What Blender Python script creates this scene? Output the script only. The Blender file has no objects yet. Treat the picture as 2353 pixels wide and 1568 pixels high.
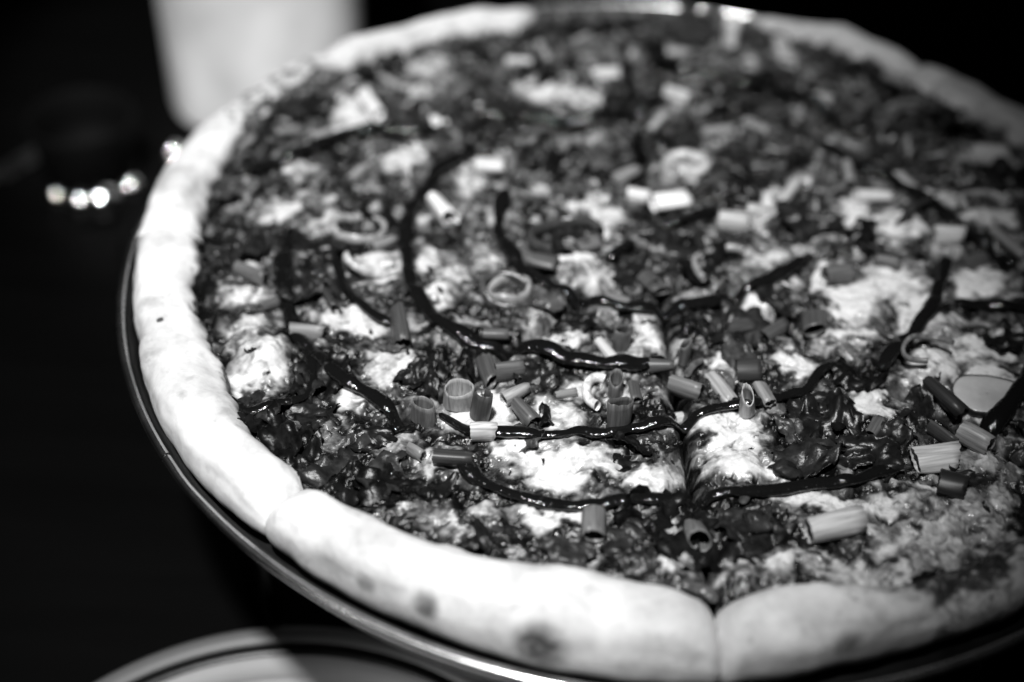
import bpy, bmesh, math, random
import numpy as np
from mathutils import Vector, Matrix, Quaternion

# ------------------------------------------------------------------ camera, world, lamps, exposure
sc = bpy.context.scene
COL = sc.collection
TZ = 0.12                                    # height of the pan's rim above the table top
EL, ROLL, DIST, AX, AY = 0.72395428, 0.03402189, 0.45282498, -0.04780696, -0.0464746
K = 50 / 36 * 1024                           # pixels per unit at depth 1 (50 mm lens, 36 mm sensor)
fwd = Vector((0, math.cos(EL), -math.sin(EL)))
_r = Vector((1, 0, 0)); _u = _r.cross(fwd)
rgt = math.cos(ROLL) * _r + math.sin(ROLL) * _u
upv = -math.sin(ROLL) * _r + math.cos(ROLL) * _u
CAM = Vector((AX, AY, TZ)) - DIST * fwd
cam_data = bpy.data.cameras.new('camera')
cam = bpy.data.objects.new('camera', cam_data); COL.objects.link(cam)
cam.matrix_world = Matrix(((rgt.x, upv.x, -fwd.x, CAM.x), (rgt.y, upv.y, -fwd.y, CAM.y), (rgt.z, upv.z, -fwd.z, CAM.z), (0, 0, 0, 1)))
cam_data.lens = 50; cam_data.sensor_width = 36; cam_data.clip_start = 0.01; cam_data.clip_end = 50
cam_data.dof.use_dof = True
cam_data.dof.focus_distance = 0.418
cam_data.dof.aperture_fstop = 3.2
cam_data.dof.aperture_blades = 8
sc.camera = cam

world = bpy.data.worlds.new('World'); sc.world = world; world.use_nodes = True
world.node_tree.nodes['Background'].inputs[0].default_value = (0.5, 0.5, 0.5, 1)
world.node_tree.nodes['Background'].inputs[1].default_value = 0.006

def lamp(name, kind, loc, target, energy, size, spot=None, blend=0.5):
    d = bpy.data.lights.new(name, kind); d.energy = energy
    if kind == 'AREA':
        d.shape = 'DISK'; d.size = size
    else:
        d.shadow_soft_size = size
    if spot:
        d.spot_size = math.radians(spot); d.spot_blend = blend
    o = bpy.data.objects.new(name, d); COL.objects.link(o)
    o.location = loc
    o.rotation_euler = (Vector(target) - Vector(loc)).to_track_quat('-Z', 'Y').to_euler()
    return o
lamp('key_spot', 'SPOT', (-0.16, -0.46, TZ + 1.04), (-0.104, 0.000, TZ), 84, 0.038, 24.9, 0.66)
lamp('plate_fill_spot', 'SPOT', (-0.78, -0.55, TZ + 0.62), (-0.105, -0.20, 0.0), 84, 0.03, 11.5, 0.95)  # added fill lamp, lifts the pan's shadow off the side plate
lamp('canister_fill_spot', 'SPOT', (-0.30, -0.16, TZ + 0.95), (-0.200, 0.290, 0.04), 74, 0.014, 17, 0.6)  # added lamp, brightens the canister and the glint balls beyond the key's pool

sc.view_settings.view_transform = 'Standard'
sc.view_settings.look = 'None'
sc.view_settings.gamma = 1.0
sc.view_settings.exposure = 0.0
sc.cycles.use_denoising = True
sc.cycles.max_bounces = 8
sc.cycles.sample_clamp_indirect = 4

rng = random.Random(7)
S = 0.43520                                  # traced on a 2353-pixel-wide view of the frame

def at(x, y, z=0.0):
    """point of the scene seen at (x, y) that lies z above the rim plane"""
    px, py = x * S, y * S
    d = fwd + (px - 512) / K * rgt - (py - 341) / K * upv
    t = (TZ + z - CAM.z) / d.z
    return CAM + t * d
def depth(p): return (p - CAM).dot(fwd)
def mm(px, p): return px * S / K * depth(p)  # size in metres of so many pixels at p

# ------------------------------------------------------------------ numpy noise
def _hash(ix, iy, seed):
    h = (ix.astype(np.int64) * 374761393 + iy.astype(np.int64) * 668265263 + seed * 974711) & 0xffffffff
    h = ((h ^ (h >> 13)) * 1274126177) & 0xffffffff
    return ((h ^ (h >> 16)) & 0xffff) / 65535.0
def vnoise(x, y, seed=0):
    x = np.asarray(x, float); y = np.asarray(y, float)
    ix = np.floor(x); iy = np.floor(y); fx = x - ix; fy = y - iy
    def grad(dx, dy):
        a = _hash(ix + dx, iy + dy, seed) * 2 * np.pi
        return np.cos(a) * (fx - dx) + np.sin(a) * (fy - dy)
    u = fx ** 3 * (fx * (fx * 6 - 15) + 10); v = fy ** 3 * (fy * (fy * 6 - 15) + 10)
    a = grad(0, 0) * (1 - u) + grad(1, 0) * u
    b = grad(0, 1) * (1 - u) + grad(1, 1) * u
    return (a * (1 - v) + b * v) * 1.5
def fbm(x, y, seed=0, octv=4, gain=0.5):
    s = 0; a = 1; f = 1
    for i in range(octv):
        s = s + a * vnoise(np.asarray(x) * f + 17.3 * i, np.asarray(y) * f - 9.1 * i, seed + i * 31); a *= gain; f *= 2.03
    return s
def sstep(a, b, x):
    t = np.clip((np.asarray(x, float) - a) / (b - a), 0, 1); return t * t * (3 - 2 * t)

# ------------------------------------------------------------------ materials
def nt(name):
    m = bpy.data.materials.new(name); m.use_nodes = True
    t = m.node_tree; b = t.nodes['Principled BSDF']
    return m, t, b
def N(t, typ, **kw):
    n = t.nodes.new(typ)
    for k, v in kw.items(): setattr(n, k, v)
    return n
def noise(t, vec, scale, detail=4, rough=0.55, dist=0.0):
    n = N(t, 'ShaderNodeTexNoise'); n.inputs['Scale'].default_value = scale; n.inputs['Detail'].default_value = detail
    n.inputs['Roughness'].default_value = rough; n.inputs['Distortion'].default_value = dist
    if vec is not None: t.links.new(vec, n.inputs['Vector'])
    return n.outputs['Fac']
def ramp(t, fac, stops):
    r = N(t, 'ShaderNodeValToRGB'); e = r.color_ramp.elements
    while len(e) < len(stops): e.new(0.5)
    for i, (p, v) in enumerate(stops):
        e[i].position = p; e[i].color = (v, v, v, 1)
    t.links.new(fac, r.inputs['Fac']); return r.outputs['Color']
def math_(t, op, a, b=None, c=None):
    n = N(t, 'ShaderNodeMath', operation=op)
    for i, v in enumerate((a, b, c)):
        if v is None: continue
        if hasattr(v, 'links') or hasattr(v, 'is_linked'): t.links.new(v, n.inputs[i])
        else: n.inputs[i].default_value = v
    return n.outputs[0]
def mixc(t, fac, a, b):
    n = N(t, 'ShaderNodeMix', data_type='RGBA')
    for sock, v in ((n.inputs[0], fac), (n.inputs[6], a), (n.inputs[7], b)):
        if hasattr(v, 'is_linked'): t.links.new(v, sock)
        elif isinstance(v, (int, float)) and sock != n.inputs[0]: sock.default_value = (v, v, v, 1)
        else: sock.default_value = v
    return n.outputs[2]
def bump(t, b, h, strength, dist, prev=None):
    n = N(t, 'ShaderNodeBump'); n.inputs['Strength'].default_value = strength; n.inputs['Distance'].default_value = dist
    t.links.new(h, n.inputs['Height'])
    if prev is not None: t.links.new(prev, n.inputs['Normal'])
    t.links.new(n.outputs[0], b.inputs['Normal']); return n.outputs[0]
def ocoord(t): return N(t, 'ShaderNodeTexCoord').outputs['Object']
def attr(t, name): return N(t, 'ShaderNodeAttribute', attribute_name=name).outputs['Fac']

def mat_plain(name, v, rough=0.5, metal=0.0, spec=0.5):
    m, t, b = nt(name)
    b.inputs['Base Color'].default_value = (v, v, v, 1); b.inputs['Roughness'].default_value = rough
    b.inputs['Metallic'].default_value = metal; b.inputs['Specular IOR Level'].default_value = spec
    return m

def mat_topping():
    m, t, b = nt('baked_topping'); o = ocoord(t)
    ch = attr(t, 'cheese')
    n1 = noise(t, o, 230, 6, 0.62, 0.9)
    n2 = noise(t, o, 85, 5, 0.6, 1.2)
    n3 = noise(t, o, 800, 4, 0.6)
    k = math_(t, 'ADD', ch, math_(t, 'MULTIPLY', math_(t, 'SUBTRACT', n1, 0.46), 0.60))
    k = math_(t, 'ADD', k, math_(t, 'MULTIPLY', math_(t, 'SUBTRACT', n2, 0.50), 0.60))
    c = ramp(t, math_(t, 'MULTIPLY', k, 0.8), [(0.0, 0.003), (0.13, 0.006), (0.25, 0.018), (0.37, 0.060), (0.50, 0.20), (0.64, 0.46), (0.80, 0.75)])
    fine = ramp(t, n3, [(0.30, 0.72), (0.52, 1.0)])
    mx = N(t, 'ShaderNodeMix', data_type='RGBA', blend_type='MULTIPLY'); mx.inputs[0].default_value = 0.6
    t.links.new(c, mx.inputs[6]); t.links.new(fine, mx.inputs[7])
    t.links.new(mx.outputs[2], b.inputs['Base Color'])
    t.links.new(ramp(t, n2, [(0.35, 0.34), (0.65, 0.14)]), b.inputs['Roughness'])
    b.inputs['Specular IOR Level'].default_value = 0.5
    t.links.new(math_(t, 'MULTIPLY', ch, 0.5), b.inputs['Subsurface Weight']); b.inputs['Subsurface Radius'].default_value = (1, 1, 1); b.inputs['Subsurface Scale'].default_value = 0.002
    h = math_(t, 'MULTIPLY', n1, math_(t, 'SUBTRACT', 1.0, math_(t, 'MULTIPLY', ch, 0.93)))
    p = bump(t, b, h, 0.5, 0.0016)
    n4 = noise(t, o, 900, 2, 0.5)
    bump(t, b, n4, 0.45, 0.00035, p)
    return m
def mat_crust():
    m, t, b = nt('baked_dough'); o = ocoord(t)
    n2 = noise(t, o, 55, 5, 0.6, 0.4); n1 = noise(t, o, 420, 5, 0.6)
    base = ramp(t, n2, [(0.30, 0.50), (0.43, 0.70), (0.57, 0.82)])
    fine = ramp(t, n1, [(0.25, 0.88), (0.55, 1.0)])
    mx = N(t, 'ShaderNodeMix', data_type='RGBA', blend_type='MULTIPLY'); mx.inputs[0].default_value = 1
    t.links.new(base, mx.inputs[6]); t.links.new(fine, mx.inputs[7])
    fr = ramp(t, noise(t, o, 170, 3, 0.55), [(0.60, 1.0), (0.74, 0.72)])
    m2 = N(t, 'ShaderNodeMix', data_type='RGBA', blend_type='MULTIPLY'); m2.inputs[0].default_value = 1
    t.links.new(mx.outputs[2], m2.inputs[6]); t.links.new(fr, m2.inputs[7]); mx = m2
    br = ramp(t, noise(t, o, 22, 4, 0.6, 0.6), [(0.40, 0.80), (0.55, 1.0)])
    m3 = N(t, 'ShaderNodeMix', data_type='RGBA', blend_type='MULTIPLY'); m3.inputs[0].default_value = 1
    t.links.new(mx.outputs[2], m3.inputs[6]); t.links.new(br, m3.inputs[7]); mx = m3
    n6 = noise(t, o, 140, 5, 0.65, 0.8)
    char = attr(t, 'char')
    kc = math_(t, 'MULTIPLY', char, math_(t, 'ADD', 0.15, math_(t, 'MULTIPLY', n6, 1.9)))
    kc = ramp(t, kc, [(0.15, 0.0), (0.45, 0.35), (1.0, 0.92)])
    c = mixc(t, kc, mx.outputs[2], 0.035)
    sa = attr(t, 'sauce')
    n5 = noise(t, o, 240, 6, 0.65, 0.6)
    ks = math_(t, 'ADD', sa, math_(t, 'MULTIPLY', math_(t, 'SUBTRACT', n5, 0.5), 1.3))
    ks = ramp(t, ks, [(0.30, 0.0), (0.46, 0.25), (0.66, 1.0)])
    c = mixc(t, ks, c, ramp(t, n5, [(0.38, 0.012), (0.52, 0.06), (0.66, 0.30)]))
    t.links.new(c, b.inputs['Base Color'])
    b.inputs['Roughness'].default_value = 0.62; b.inputs['Specular IOR Level'].default_value = 0.25
    b.inputs['Subsurface Weight'].default_value = 0.25; b.inputs['Subsurface Radius'].default_value = (1, 1, 1)
    b.inputs['Subsurface Scale'].default_value = 0.0025
    p = bump(t, b, n2, 0.12, 0.0018)
    p = bump(t, b, n1, 0.25, 0.0004, p)
    bump(t, b, n6, 0.20, 0.0010, p)
    return m
def mat_tone(name, grain, rough, spec, bscale, bstr, bdist, lo=0.55, hi=1.35, coat=0.0):
    """colour comes from each piece's own tone, broken up by streaks or mottling"""
    m, t, b = nt(name); o = ocoord(t)
    mp = N(t, 'ShaderNodeMapping'); mp.inputs['Scale'].default_value = grain; t.links.new(o, mp.inputs['Vector'])
    oi = N(t, 'ShaderNodeObjectInfo')
    add = N(t, 'ShaderNodeVectorMath', operation='ADD'); t.links.new(mp.outputs[0], add.inputs[0])
    sc_ = N(t, 'ShaderNodeVectorMath', operation='SCALE'); sc_.inputs[0].default_value = (37, 11, 23)
    t.links.new(oi.outputs['Random'], sc_.inputs['Scale']); t.links.new(sc_.outputs[0], add.inputs[1])
    n1 = noise(t, add.outputs[0], 1.0, 5, 0.6)
    v = ramp(t, n1, [(0.30, lo), (0.70, hi)])
    mx = N(t, 'ShaderNodeMix', data_type='RGBA', blend_type='MULTIPLY'); mx.inputs[0].default_value = 1
    t.links.new(oi.outputs['Color'], mx.inputs[6]); t.links.new(v, mx.inputs[7])
    t.links.new(mx.outputs[2], b.inputs['Base Color'])
    b.inputs['Roughness'].default_value = rough; b.inputs['Specular IOR Level'].default_value = spec
    b.inputs['Coat Weight'].default_value = coat; b.inputs['Coat Roughness'].default_value = 0.1
    p = bump(t, b, n1, bstr, bdist)
    n2 = noise(t, o, bscale, 3, 0.6)
    bump(t, b, n2, bstr, bdist * 0.6, p)
    return m
def mat_drizzle():
    m, t, b = nt('sauce_glaze'); o = ocoord(t)
    b.inputs['Base Color'].default_value = (0.006, 0.006, 0.006, 1); b.inputs['Roughness'].default_value = 0.10
    b.inputs['Specular IOR Level'].default_value = 0.6
    n1 = noise(t, o, 950, 2, 0.5); bump(t, b, n1, 0.6, 0.00050)
    return m
def mat_metal(name, v, rough, scr=0.0):
    m, t, b = nt(name); o = ocoord(t)
    n1 = noise(t, o, 60, 5, 0.6)
    t.links.new(ramp(t, n1, [(0.3, v * 0.7), (0.7, v)]), b.inputs['Base Color'])
    b.inputs['Metallic'].default_value = 1.0
    t.links.new(ramp(t, n1, [(0.3, rough * 1.3), (0.7, rough * 0.8)]), b.inputs['Roughness'])
    n2 = noise(t, o, 300, 4, 0.6); bump(t, b, n2, 0.12, 0.0006)
    return m
def mat_table():
    m, t, b = nt('dark_varnished_wood'); o = ocoord(t)
    mp = N(t, 'ShaderNodeMapping'); mp.inputs['Scale'].default_value = (6, 60, 6); t.links.new(o, mp.inputs['Vector'])
    n1 = noise(t, mp.outputs[0], 1.0, 6, 0.6, 0.5)
    t.links.new(ramp(t, n1, [(0.3, 0.0008), (0.7, 0.0016)]), b.inputs['Base Color'])
    b.inputs['Roughness'].default_value = 0.5; b.inputs['Specular IOR Level'].default_value = 0.08
    return m
def mat_canister():
    m, t, b = nt('pale_clouded_plastic'); o = ocoord(t)
    n1 = noise(t, o, 16, 3, 0.5, 0.5)
    t.links.new(ramp(t, n1, [(0.34, 0.52), (0.64, 0.85)]), b.inputs['Base Color'])
    b.inputs['Roughness'].default_value = 0.5
    return m
def mat_glass():
    m, t, b = nt('clear_glass')
    b.inputs['Base Color'].default_value = (0.9, 0.9, 0.9, 1); b.inputs['Roughness'].default_value = 0.02
    b.inputs['Transmission Weight'].default_value = 1.0; b.inputs['IOR'].default_value = 1.5
    return m
def mat_plate():
    m, t, b = nt('glazed_stoneware'); o = ocoord(t)
    n1 = noise(t, o, 25, 4)
    t.links.new(ramp(t, n1, [(0.3, 0.20), (0.7, 0.24)]), b.inputs['Base Color'])
    b.inputs['Roughness'].default_value = 0.55
    return m

M = dict(top=mat_topping(), crust=mat_crust(), drizzle=mat_drizzle(),
         scallion=mat_tone('scallion_skin', (1300, 1300, 55), 0.40, 0.40, 3000, 0.12, 0.00015, 0.55, 1.45),
         leaf=mat_tone('wilted_leaf', (260, 260, 260), 0.34, 0.45, 850, 0.45, 0.0005, 0.3, 2.4),
         onion=mat_tone('cooked_onion', (420, 420, 420), 0.20, 0.5, 900, 0.35, 0.0004, 0.5, 1.5),
         flesh=mat_tone('pale_flesh', (120, 120, 120), 0.30, 0.5, 1400, 0.35, 0.0005, 0.8, 1.1, 0.2),
         pan=mat_metal('worn_dark_steel', 0.06, 0.45), rim=mat_metal('bright_steel', 0.95, 0.24), wire=mat_metal('dark_wire', 0.05, 0.4),
         steel=mat_metal('cutlery_steel', 0.5, 0.3), polish=mat_plain('polished_steel', 0.8, 0.11, 1.0),
         table=mat_table(), canister=mat_canister(), glass=mat_glass(), plate=mat_plate(),
         matt=mat_plain('matt_black', 0.002, 0.7, 0, 0.05), lip=mat_plain('grey_glaze', 0.10, 0.5), band=mat_plain('black_glaze', 0.004, 0.35, 0, 0.3))

# ------------------------------------------------------------------ object helpers
def empty(name, loc, label, cat, group=None):
    o = bpy.data.objects.new(name, None); COL.objects.link(o); o.location = loc
    o.empty_display_size = 0.02
    o['label'] = label; o['category'] = cat
    if group: o['group'] = group
    return o
def mesh_obj(name, me, mat, parent=None, loc=None):
    o = bpy.data.objects.new(name, me); COL.objects.link(o)
    if not me.materials: me.materials.append(mat)
    if parent is not None: o.parent = parent
    if loc is not None: o.location = loc
    return o
def np_mesh(name, V, Q, smooth=True):
    me = bpy.data.meshes.new(name)
    V = np.asarray(V, np.float32); Q = np.asarray(Q, np.int32)
    me.vertices.add(len(V)); me.vertices.foreach_set('co', V.ravel())
    n = Q.shape[1]
    me.loops.add(Q.size); me.loops.foreach_set('vertex_index', Q.ravel())
    me.polygons.add(len(Q)); me.polygons.foreach_set('loop_start', np.arange(0, Q.size, n, dtype=np.int32))
    me.update(calc_edges=True); me.validate()
    me.polygons.foreach_set('use_smooth', np.full(len(Q), smooth)); me.update()
    return me
def grid_quads(nr, ncl, wrap=False):
    i, j = np.meshgrid(np.arange(nr - 1), np.arange(ncl if wrap else ncl - 1), indexing='ij')
    j2 = (j + 1) % ncl
    return np.stack([i * ncl + j, i * ncl + j2, (i + 1) * ncl + j2, (i + 1) * ncl + j], -1).reshape(-1, 4)
def lathe(name, prof, seg=96, wob=None):
    """surface of revolution of (r, z) points"""
    prof = np.array(prof, float); a = np.linspace(0, 2 * np.pi, seg, endpoint=False)
    V = np.stack([prof[:, 0][:, None] * np.cos(a), prof[:, 0][:, None] * np.sin(a), np.repeat(prof[:, 1][:, None], seg, 1)], -1)
    if wob is not None: V = wob(V, a)
    return np_mesh(name, V.reshape(-1, 3), grid_quads(len(prof), seg, True)[:, ::-1])
def arc(cx, cz, r, a0, a1, n=10):
    return [(cx + r * math.cos(math.radians(a0 + (a1 - a0) * i / n)), cz + r * math.sin(math.radians(a0 + (a1 - a0) * i / n))) for i in range(n + 1)]
def tube(name, pts, rad, seg=14, flat=1.0, closed_ends=True):
    """round bar along a polyline; rad is a number or one per point"""
    pts = np.array(pts, float); n = len(pts)
    rad = np.full(n, rad) if np.isscalar(rad) else np.array(rad)
    tg = np.gradient(pts, axis=0); tg /= np.linalg.norm(tg, axis=1)[:, None] + 1e-12
    up = np.array([0, 0, 1.0]) if abs(tg[:, 2]).mean() < 0.8 else np.array([1.0, 0, 0])
    sd = np.cross(tg, up); sd /= np.linalg.norm(sd, axis=1)[:, None] + 1e-12
    nu = np.cross(sd, tg)
    a = np.linspace(0, 2 * np.pi, seg, endpoint=False)
    V = pts[:, None] + rad[:, None, None] * (np.cos(a)[None, :, None] * sd[:, None] + flat * np.sin(a)[None, :, None] * nu[:, None])
    V = V.reshape(-1, 3); Q = grid_quads(n, seg, True)[:, ::-1]
    return np_mesh(name, V, Q)

# ------------------------------------------------------------------ table
bm = bmesh.new(); bmesh.ops.create_cube(bm, size=1)
for v in bm.verts: v.co = Vector((v.co.x * 3.0, v.co.y * 3.0 + 0.5, v.co.z * 0.04 - 0.02))
me = bpy.data.meshes.new('table'); bm.to_mesh(me); bm.free()
table = mesh_obj('table_top', me, M['table']); table['kind'] = 'structure'

# ------------------------------------------------------------------ pizza shape functions (x, y about the pan's centre, z about its rim plane)
CUTS = [-177.5, -133.0, -87.0, -42.0, 3.0, 47.0, 92.0, 137.5]
CUTW = {-177.5: 0.02, -133.0: 1.0, -87.0: 1.0, -42.0: 0.7, 3.0: 0.6, 47.0: 0.35, 92.0: 0.5, 137.5: 0.3}
def knots(d):
    k = sorted(d); a = np.array([k[-1] - 360] + k + [k[0] + 360], float); v = np.array([d[k[-1]]] + [d[i] for i in k] + [d[k[0]]], float)
    return lambda th: np.interp(th, a, v)
r_out_k = knots({-178: .1755, -170: .1745, -162: .1732, -153: .1752, -141: .1740, -134: .1715, -122: .1715, -112: .1710, -102: .1720, -88: .1715, -75: .1680, -66: .1680, -58: .1700, -30: .1715,
                 0: .1725, 34: .1725, 46: .1705, 59: .1720, 66: .1680, 74: .1690, 85: .1705, 100: .1700, 106: .1685, 110: .1670, 120: .1695, 128: .1710, 137: .1745, 147: .1770, 158: .1782, 165: .1782, 172: .1775, 178: .1760})
r_in_k = knots({-174: .1530, -166: .1545, -158: .1525, -153: .1515, -142: .1555, -134: .1535, -125: .1530, -118: .1525, -112: .1500, -106: .1465, -103: .1450, -98: .1465, -95: .1475, -87: .1500, -77: .1480, -70: .1540, -58: .1560,
                -30: .1545, 0: .1520, 28: .1560, 42: .1530, 54: .1600, 65: .1580, 74: .1650, 85: .1665, 100: .1655, 105: .1590, 108: .1535, 112: .1515, 117: .1535, 122: .1550, 130: .1570, 138: .1605, 147: .1620, 156: .1605, 164: .1585, 174: .1565})
h_k = knots({-178: .0105, -160: .0110, -134: .0110, -120: .0125, -100: .0130, -88: .0125, -76: .0098, -66: .0068, -58: .0065, -30: .0110, 0: .0115, 34: .0120, 46: .0110, 60: .0110, 70: .0085, 75: .0050, 85: .0040, 100: .0040, 105: .0060, 108: .0100,
             112: .0115, 128: .0115, 136: .0105, 142: .0095, 156: .0095, 163: .0110, 174: .0112})
CHEESE = [  # traced patches of melted cheese: centre, half sizes, strength
 (800,270,52,46,1),(650,490,44,38,1),(690,390,40,25,.9),(930,372,58,34,1),(962,338,30,24,1),(1080,425,52,42,.9),(1130,380,38,30,1),(1230,430,38,22,.9),(1330,470,70,24,.95),
 (1390,505,38,36,1),(850,610,78,38,1),(735,510,34,28,.9),(985,600,34,34,1),(1000,685,44,24,1),(800,735,84,42,1.05),(600,850,95,60,1),(570,760,60,34,.9),(900,840,78,34,1),(570,680,84,22,.9),
 (800,918,55,32,1),(1110,945,84,54,1.25),(1290,1070,135,54,1.1),(1195,1035,66,28,1),(1500,1105,70,44,1),(1690,1020,90,66,1),(1670,975,66,32,1),(1720,1080,84,30,1),(1260,955,95,44,.9),
 (1340,900,56,30,.85),(1490,790,64,44,.95),(1300,780,66,26,.9),(1490,730,42,15,1),(1365,645,64,36,.9),(1340,605,56,16,1),(1740,715,48,42,1),(1830,842,66,42,1),(1960,690,80,60,1),(2060,650,84,60,1.1),
 (2110,720,60,70,1),(2250,650,66,42,1.05),(2230,800,96,40,1),(2140,850,66,54,1),(2270,900,84,70,1.1),(1990,930,44,40,1),(1960,765,74,32,.9),(1890,645,26,52,1),(1760,590,62,46,.85),(1790,500,72,38,.9),
 (1740,462,60,28,.9),(1950,500,42,44,.95),(2060,520,78,36,1),(2270,500,66,36,1),(1570,380,58,46,.8),(1555,225,34,26,.95),(1250,212,62,28,1),(1330,222,56,36,.9),(975,150,66,30,.85),(970,212,54,24,1),
 (1920,1175,80,34,1.1),(2035,1160,80,34,1),(1840,1150,60,26,1.05),(1060,1200,70,24,.8),(1250,1190,90,24,1),(1330,1185,44,30,.95),(1120,1165,50,18,.8),(2120,1260,170,64,.8),(1810,1290,170,34,.85),
 (2000,1320,150,40,.8),(2220,1190,130,60,.8),(2250,1060,90,50,.75),(580,600,50,40,.7),(700,440,40,22,.8),(1040,640,60,40,.75),(1120,600,60,36,.7),(1250,730,90,40,.6),(1480,650,70,40,.6),(1600,700,60,34,.55),
 (1650,850,70,40,.6),(900,1010,80,30,.6),(700,1010,70,34,.6),(960,1180,60,24,.65),(2170,450,60,26,.7),(1860,400,60,26,.6),(1650,330,60,26,.55),(1420,120,80,22,.6),(1640,110,90,24,.55),(1800,120,60,24,.75),
 (640,250,60,40,.55),(590,210,50,24,.55),(740,200,60,24,.5),(1080,210,40,20,.6),(2180,200,60,26,.55),(2230,350,60,24,.6),(1560,1230,60,30,.6),(1350,1290,90,20,.65),(1560,1290,70,26,.75),(1620,1330,60,20,.7)]
_ch = []
for (cx, cy, rx, ry, s) in CHEESE:
    c = at(cx, cy, .001); a = at(cx + rx, cy, .001) - c; b = at(cx, cy + ry, .001) - c
    Mi = np.linalg.inv(np.array([[a.x, b.x], [a.y, b.y]])); _ch.append((c.x, c.y, Mi, s, max(a.length, b.length)))
DARK = [(740,600,110,90),(720,880,60,50),(640,1000,120,55),(860,1090,140,60),(1700,1210,110,70),(1900,1000,130,70),(1640,740,120,40),(1560,560,120,60),(1720,420,110,60),(1550,320,120,50),(1720,210,160,50),
        (1180,310,130,50),(1330,380,80,40),(1950,310,120,60),(2200,300,100,60),(560,560,60,60),(470,680,30,60),(980,870,60,40),(1230,900,40,40),(1480,1230,60,50),(1100,230,100,30),(1400,60,150,30)]
_dk = []
for (cx, cy, rx, ry) in DARK:
    c = at(cx, cy, .001); a = at(cx + rx, cy, .001) - c; b = at(cx, cy + ry, .001) - c
    _dk.append((c.x, c.y, np.linalg.inv(np.array([[a.x, b.x], [a.y, b.y]])), 1.0, max(a.length, b.length)))
def _blobs(lst, wx, wy, q0, q1):
    out = np.zeros_like(wx)
    for cx, cy, Mi, s, rr in lst:
        m = (abs(wx - cx) < rr * 1.9) & (abs(wy - cy) < rr * 1.9)
        if not m.any(): continue
        dx = wx[m] - cx; dy = wy[m] - cy
        q = np.hypot(Mi[0, 0] * dx + Mi[0, 1] * dy, Mi[1, 0] * dx + Mi[1, 1] * dy)
        out[m] = np.maximum(out[m], s * sstep(q0, q1, q))
    return out
def cheese_at(x, y):
    x = np.asarray(x, float); y = np.asarray(y, float)
    wx = x + .0045 * fbm(x * 75, y * 75, 3, 3); wy = y + .0045 * fbm(x * 75, y * 75, 8, 3)
    wx2 = wx + .0020 * fbm(x * 260, y * 260, 4, 2); wy2 = wy + .0020 * fbm(x * 260, y * 260, 9, 2)
    pat = _blobs(_ch, wx2, wy2, 1.65, .35); dk = _blobs(_dk, wx2, wy2, 1.4, .5)
    base = .33 + .46 * fbm(wx2 * 82, wy2 * 82, 21, 3) - .30 * dk
    c = np.maximum(base, pat * .98) + .26 * fbm(wx2 * 190, wy2 * 190, 12, 3)
    c = c - .42 * sstep(.30, .75, fbm(wx2 * 140 + 5, wy2 * 140, 25, 3)) * (1 - .35 * pat)
    return np.clip(c, 0, 1)
def cut_d(x, y):
    """distance to the nearest cut and that cut's width"""
    best = np.full(np.shape(x), 9.0); wid = np.zeros(np.shape(x))
    for c in CUTS:
        a = math.radians(c); along = x * math.cos(a) + y * math.sin(a)
        d = np.where(along > 0, abs(-x * math.sin(a) + y * math.cos(a)), 9.0)
        m = d < best; best = np.where(m, d, best); wid = np.where(m, CUTW[c], wid)
    return best, wid
def surf(x, y, ch=None):
    x = np.asarray(x, float); y = np.asarray(y, float)
    if ch is None: ch = cheese_at(x, y)
    r = np.hypot(x, y)
    z = .0012 * fbm(x * 60, y * 60, 40, 2) + .0017 * fbm(x * 140, y * 140, 50, 2) * (1 - .78 * ch)
    z = z + .0011 * fbm(x * 270, y * 270, 60, 2) * (1 - .70 * ch) + .0010 * ch
    z = z + .0006 * (abs(fbm(x * 420, y * 420, 70, 2)) * 1.6 - .5) * (1 - .85 * ch)
    # a blistered dome of cheese near the left crust
    for bx, by, br, bh in BUBBLES:
        q = np.hypot(x - bx, y - by) / br; z = z + bh * np.sqrt(np.clip(1 - q * q, 0, 1))
    d, w = cut_d(x, y)
    z = z - .0060 * w * np.exp(-(d / .0019) ** 1.4) - .010 * np.minimum(w * 1.6, 1) * sstep(.0009, .0, d) * (.35 + .65 * sstep(0.0, .6, w))
    return z + .0008
BUBBLES = []
for bx, by, br, bh in ((590,800,80,.0055), (2140,840,60,.0040), (500,860,22,.0020), (1690,1080,70,.0022), (1490,1105,60,.0020), (1300,590,70,.0035)):
    p = at(bx, by, .002); BUBBLES.append((p.x, p.y, mm(br, p), bh))
def top_z(x, y): return float(surf(np.array([x]), np.array([y]))[0])
CHAR = [(980,1392,34,36,.75),(830,1352,46,16,.7),(880,1405,26,26,.7),(1235,1500,66,60,1.0),(640,1092,18,10,.8),(1120,1480,40,14,.5),(590,1105,30,12,.35),(480,505,40,14,.45),(620,1080,30,10,.4),
        (400,480,26,20,.3),(350,930,24,40,.3),(2000,1430,60,40,.45),(1960,1490,60,30,.7),(1600,1520,50,20,.3),(1950,1345,40,16,.6),(500,1140,50,14,.35)]
_char = []
for cx, cy, rx, ry, s in CHAR:
    c = at(cx, cy, .004); a = at(cx + rx, cy, .004) - c; b = at(cx, cy + ry, .004) - c
    _char.append((np.array(c) - (0, 0, TZ), (a.length + b.length) / 2, s))

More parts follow.
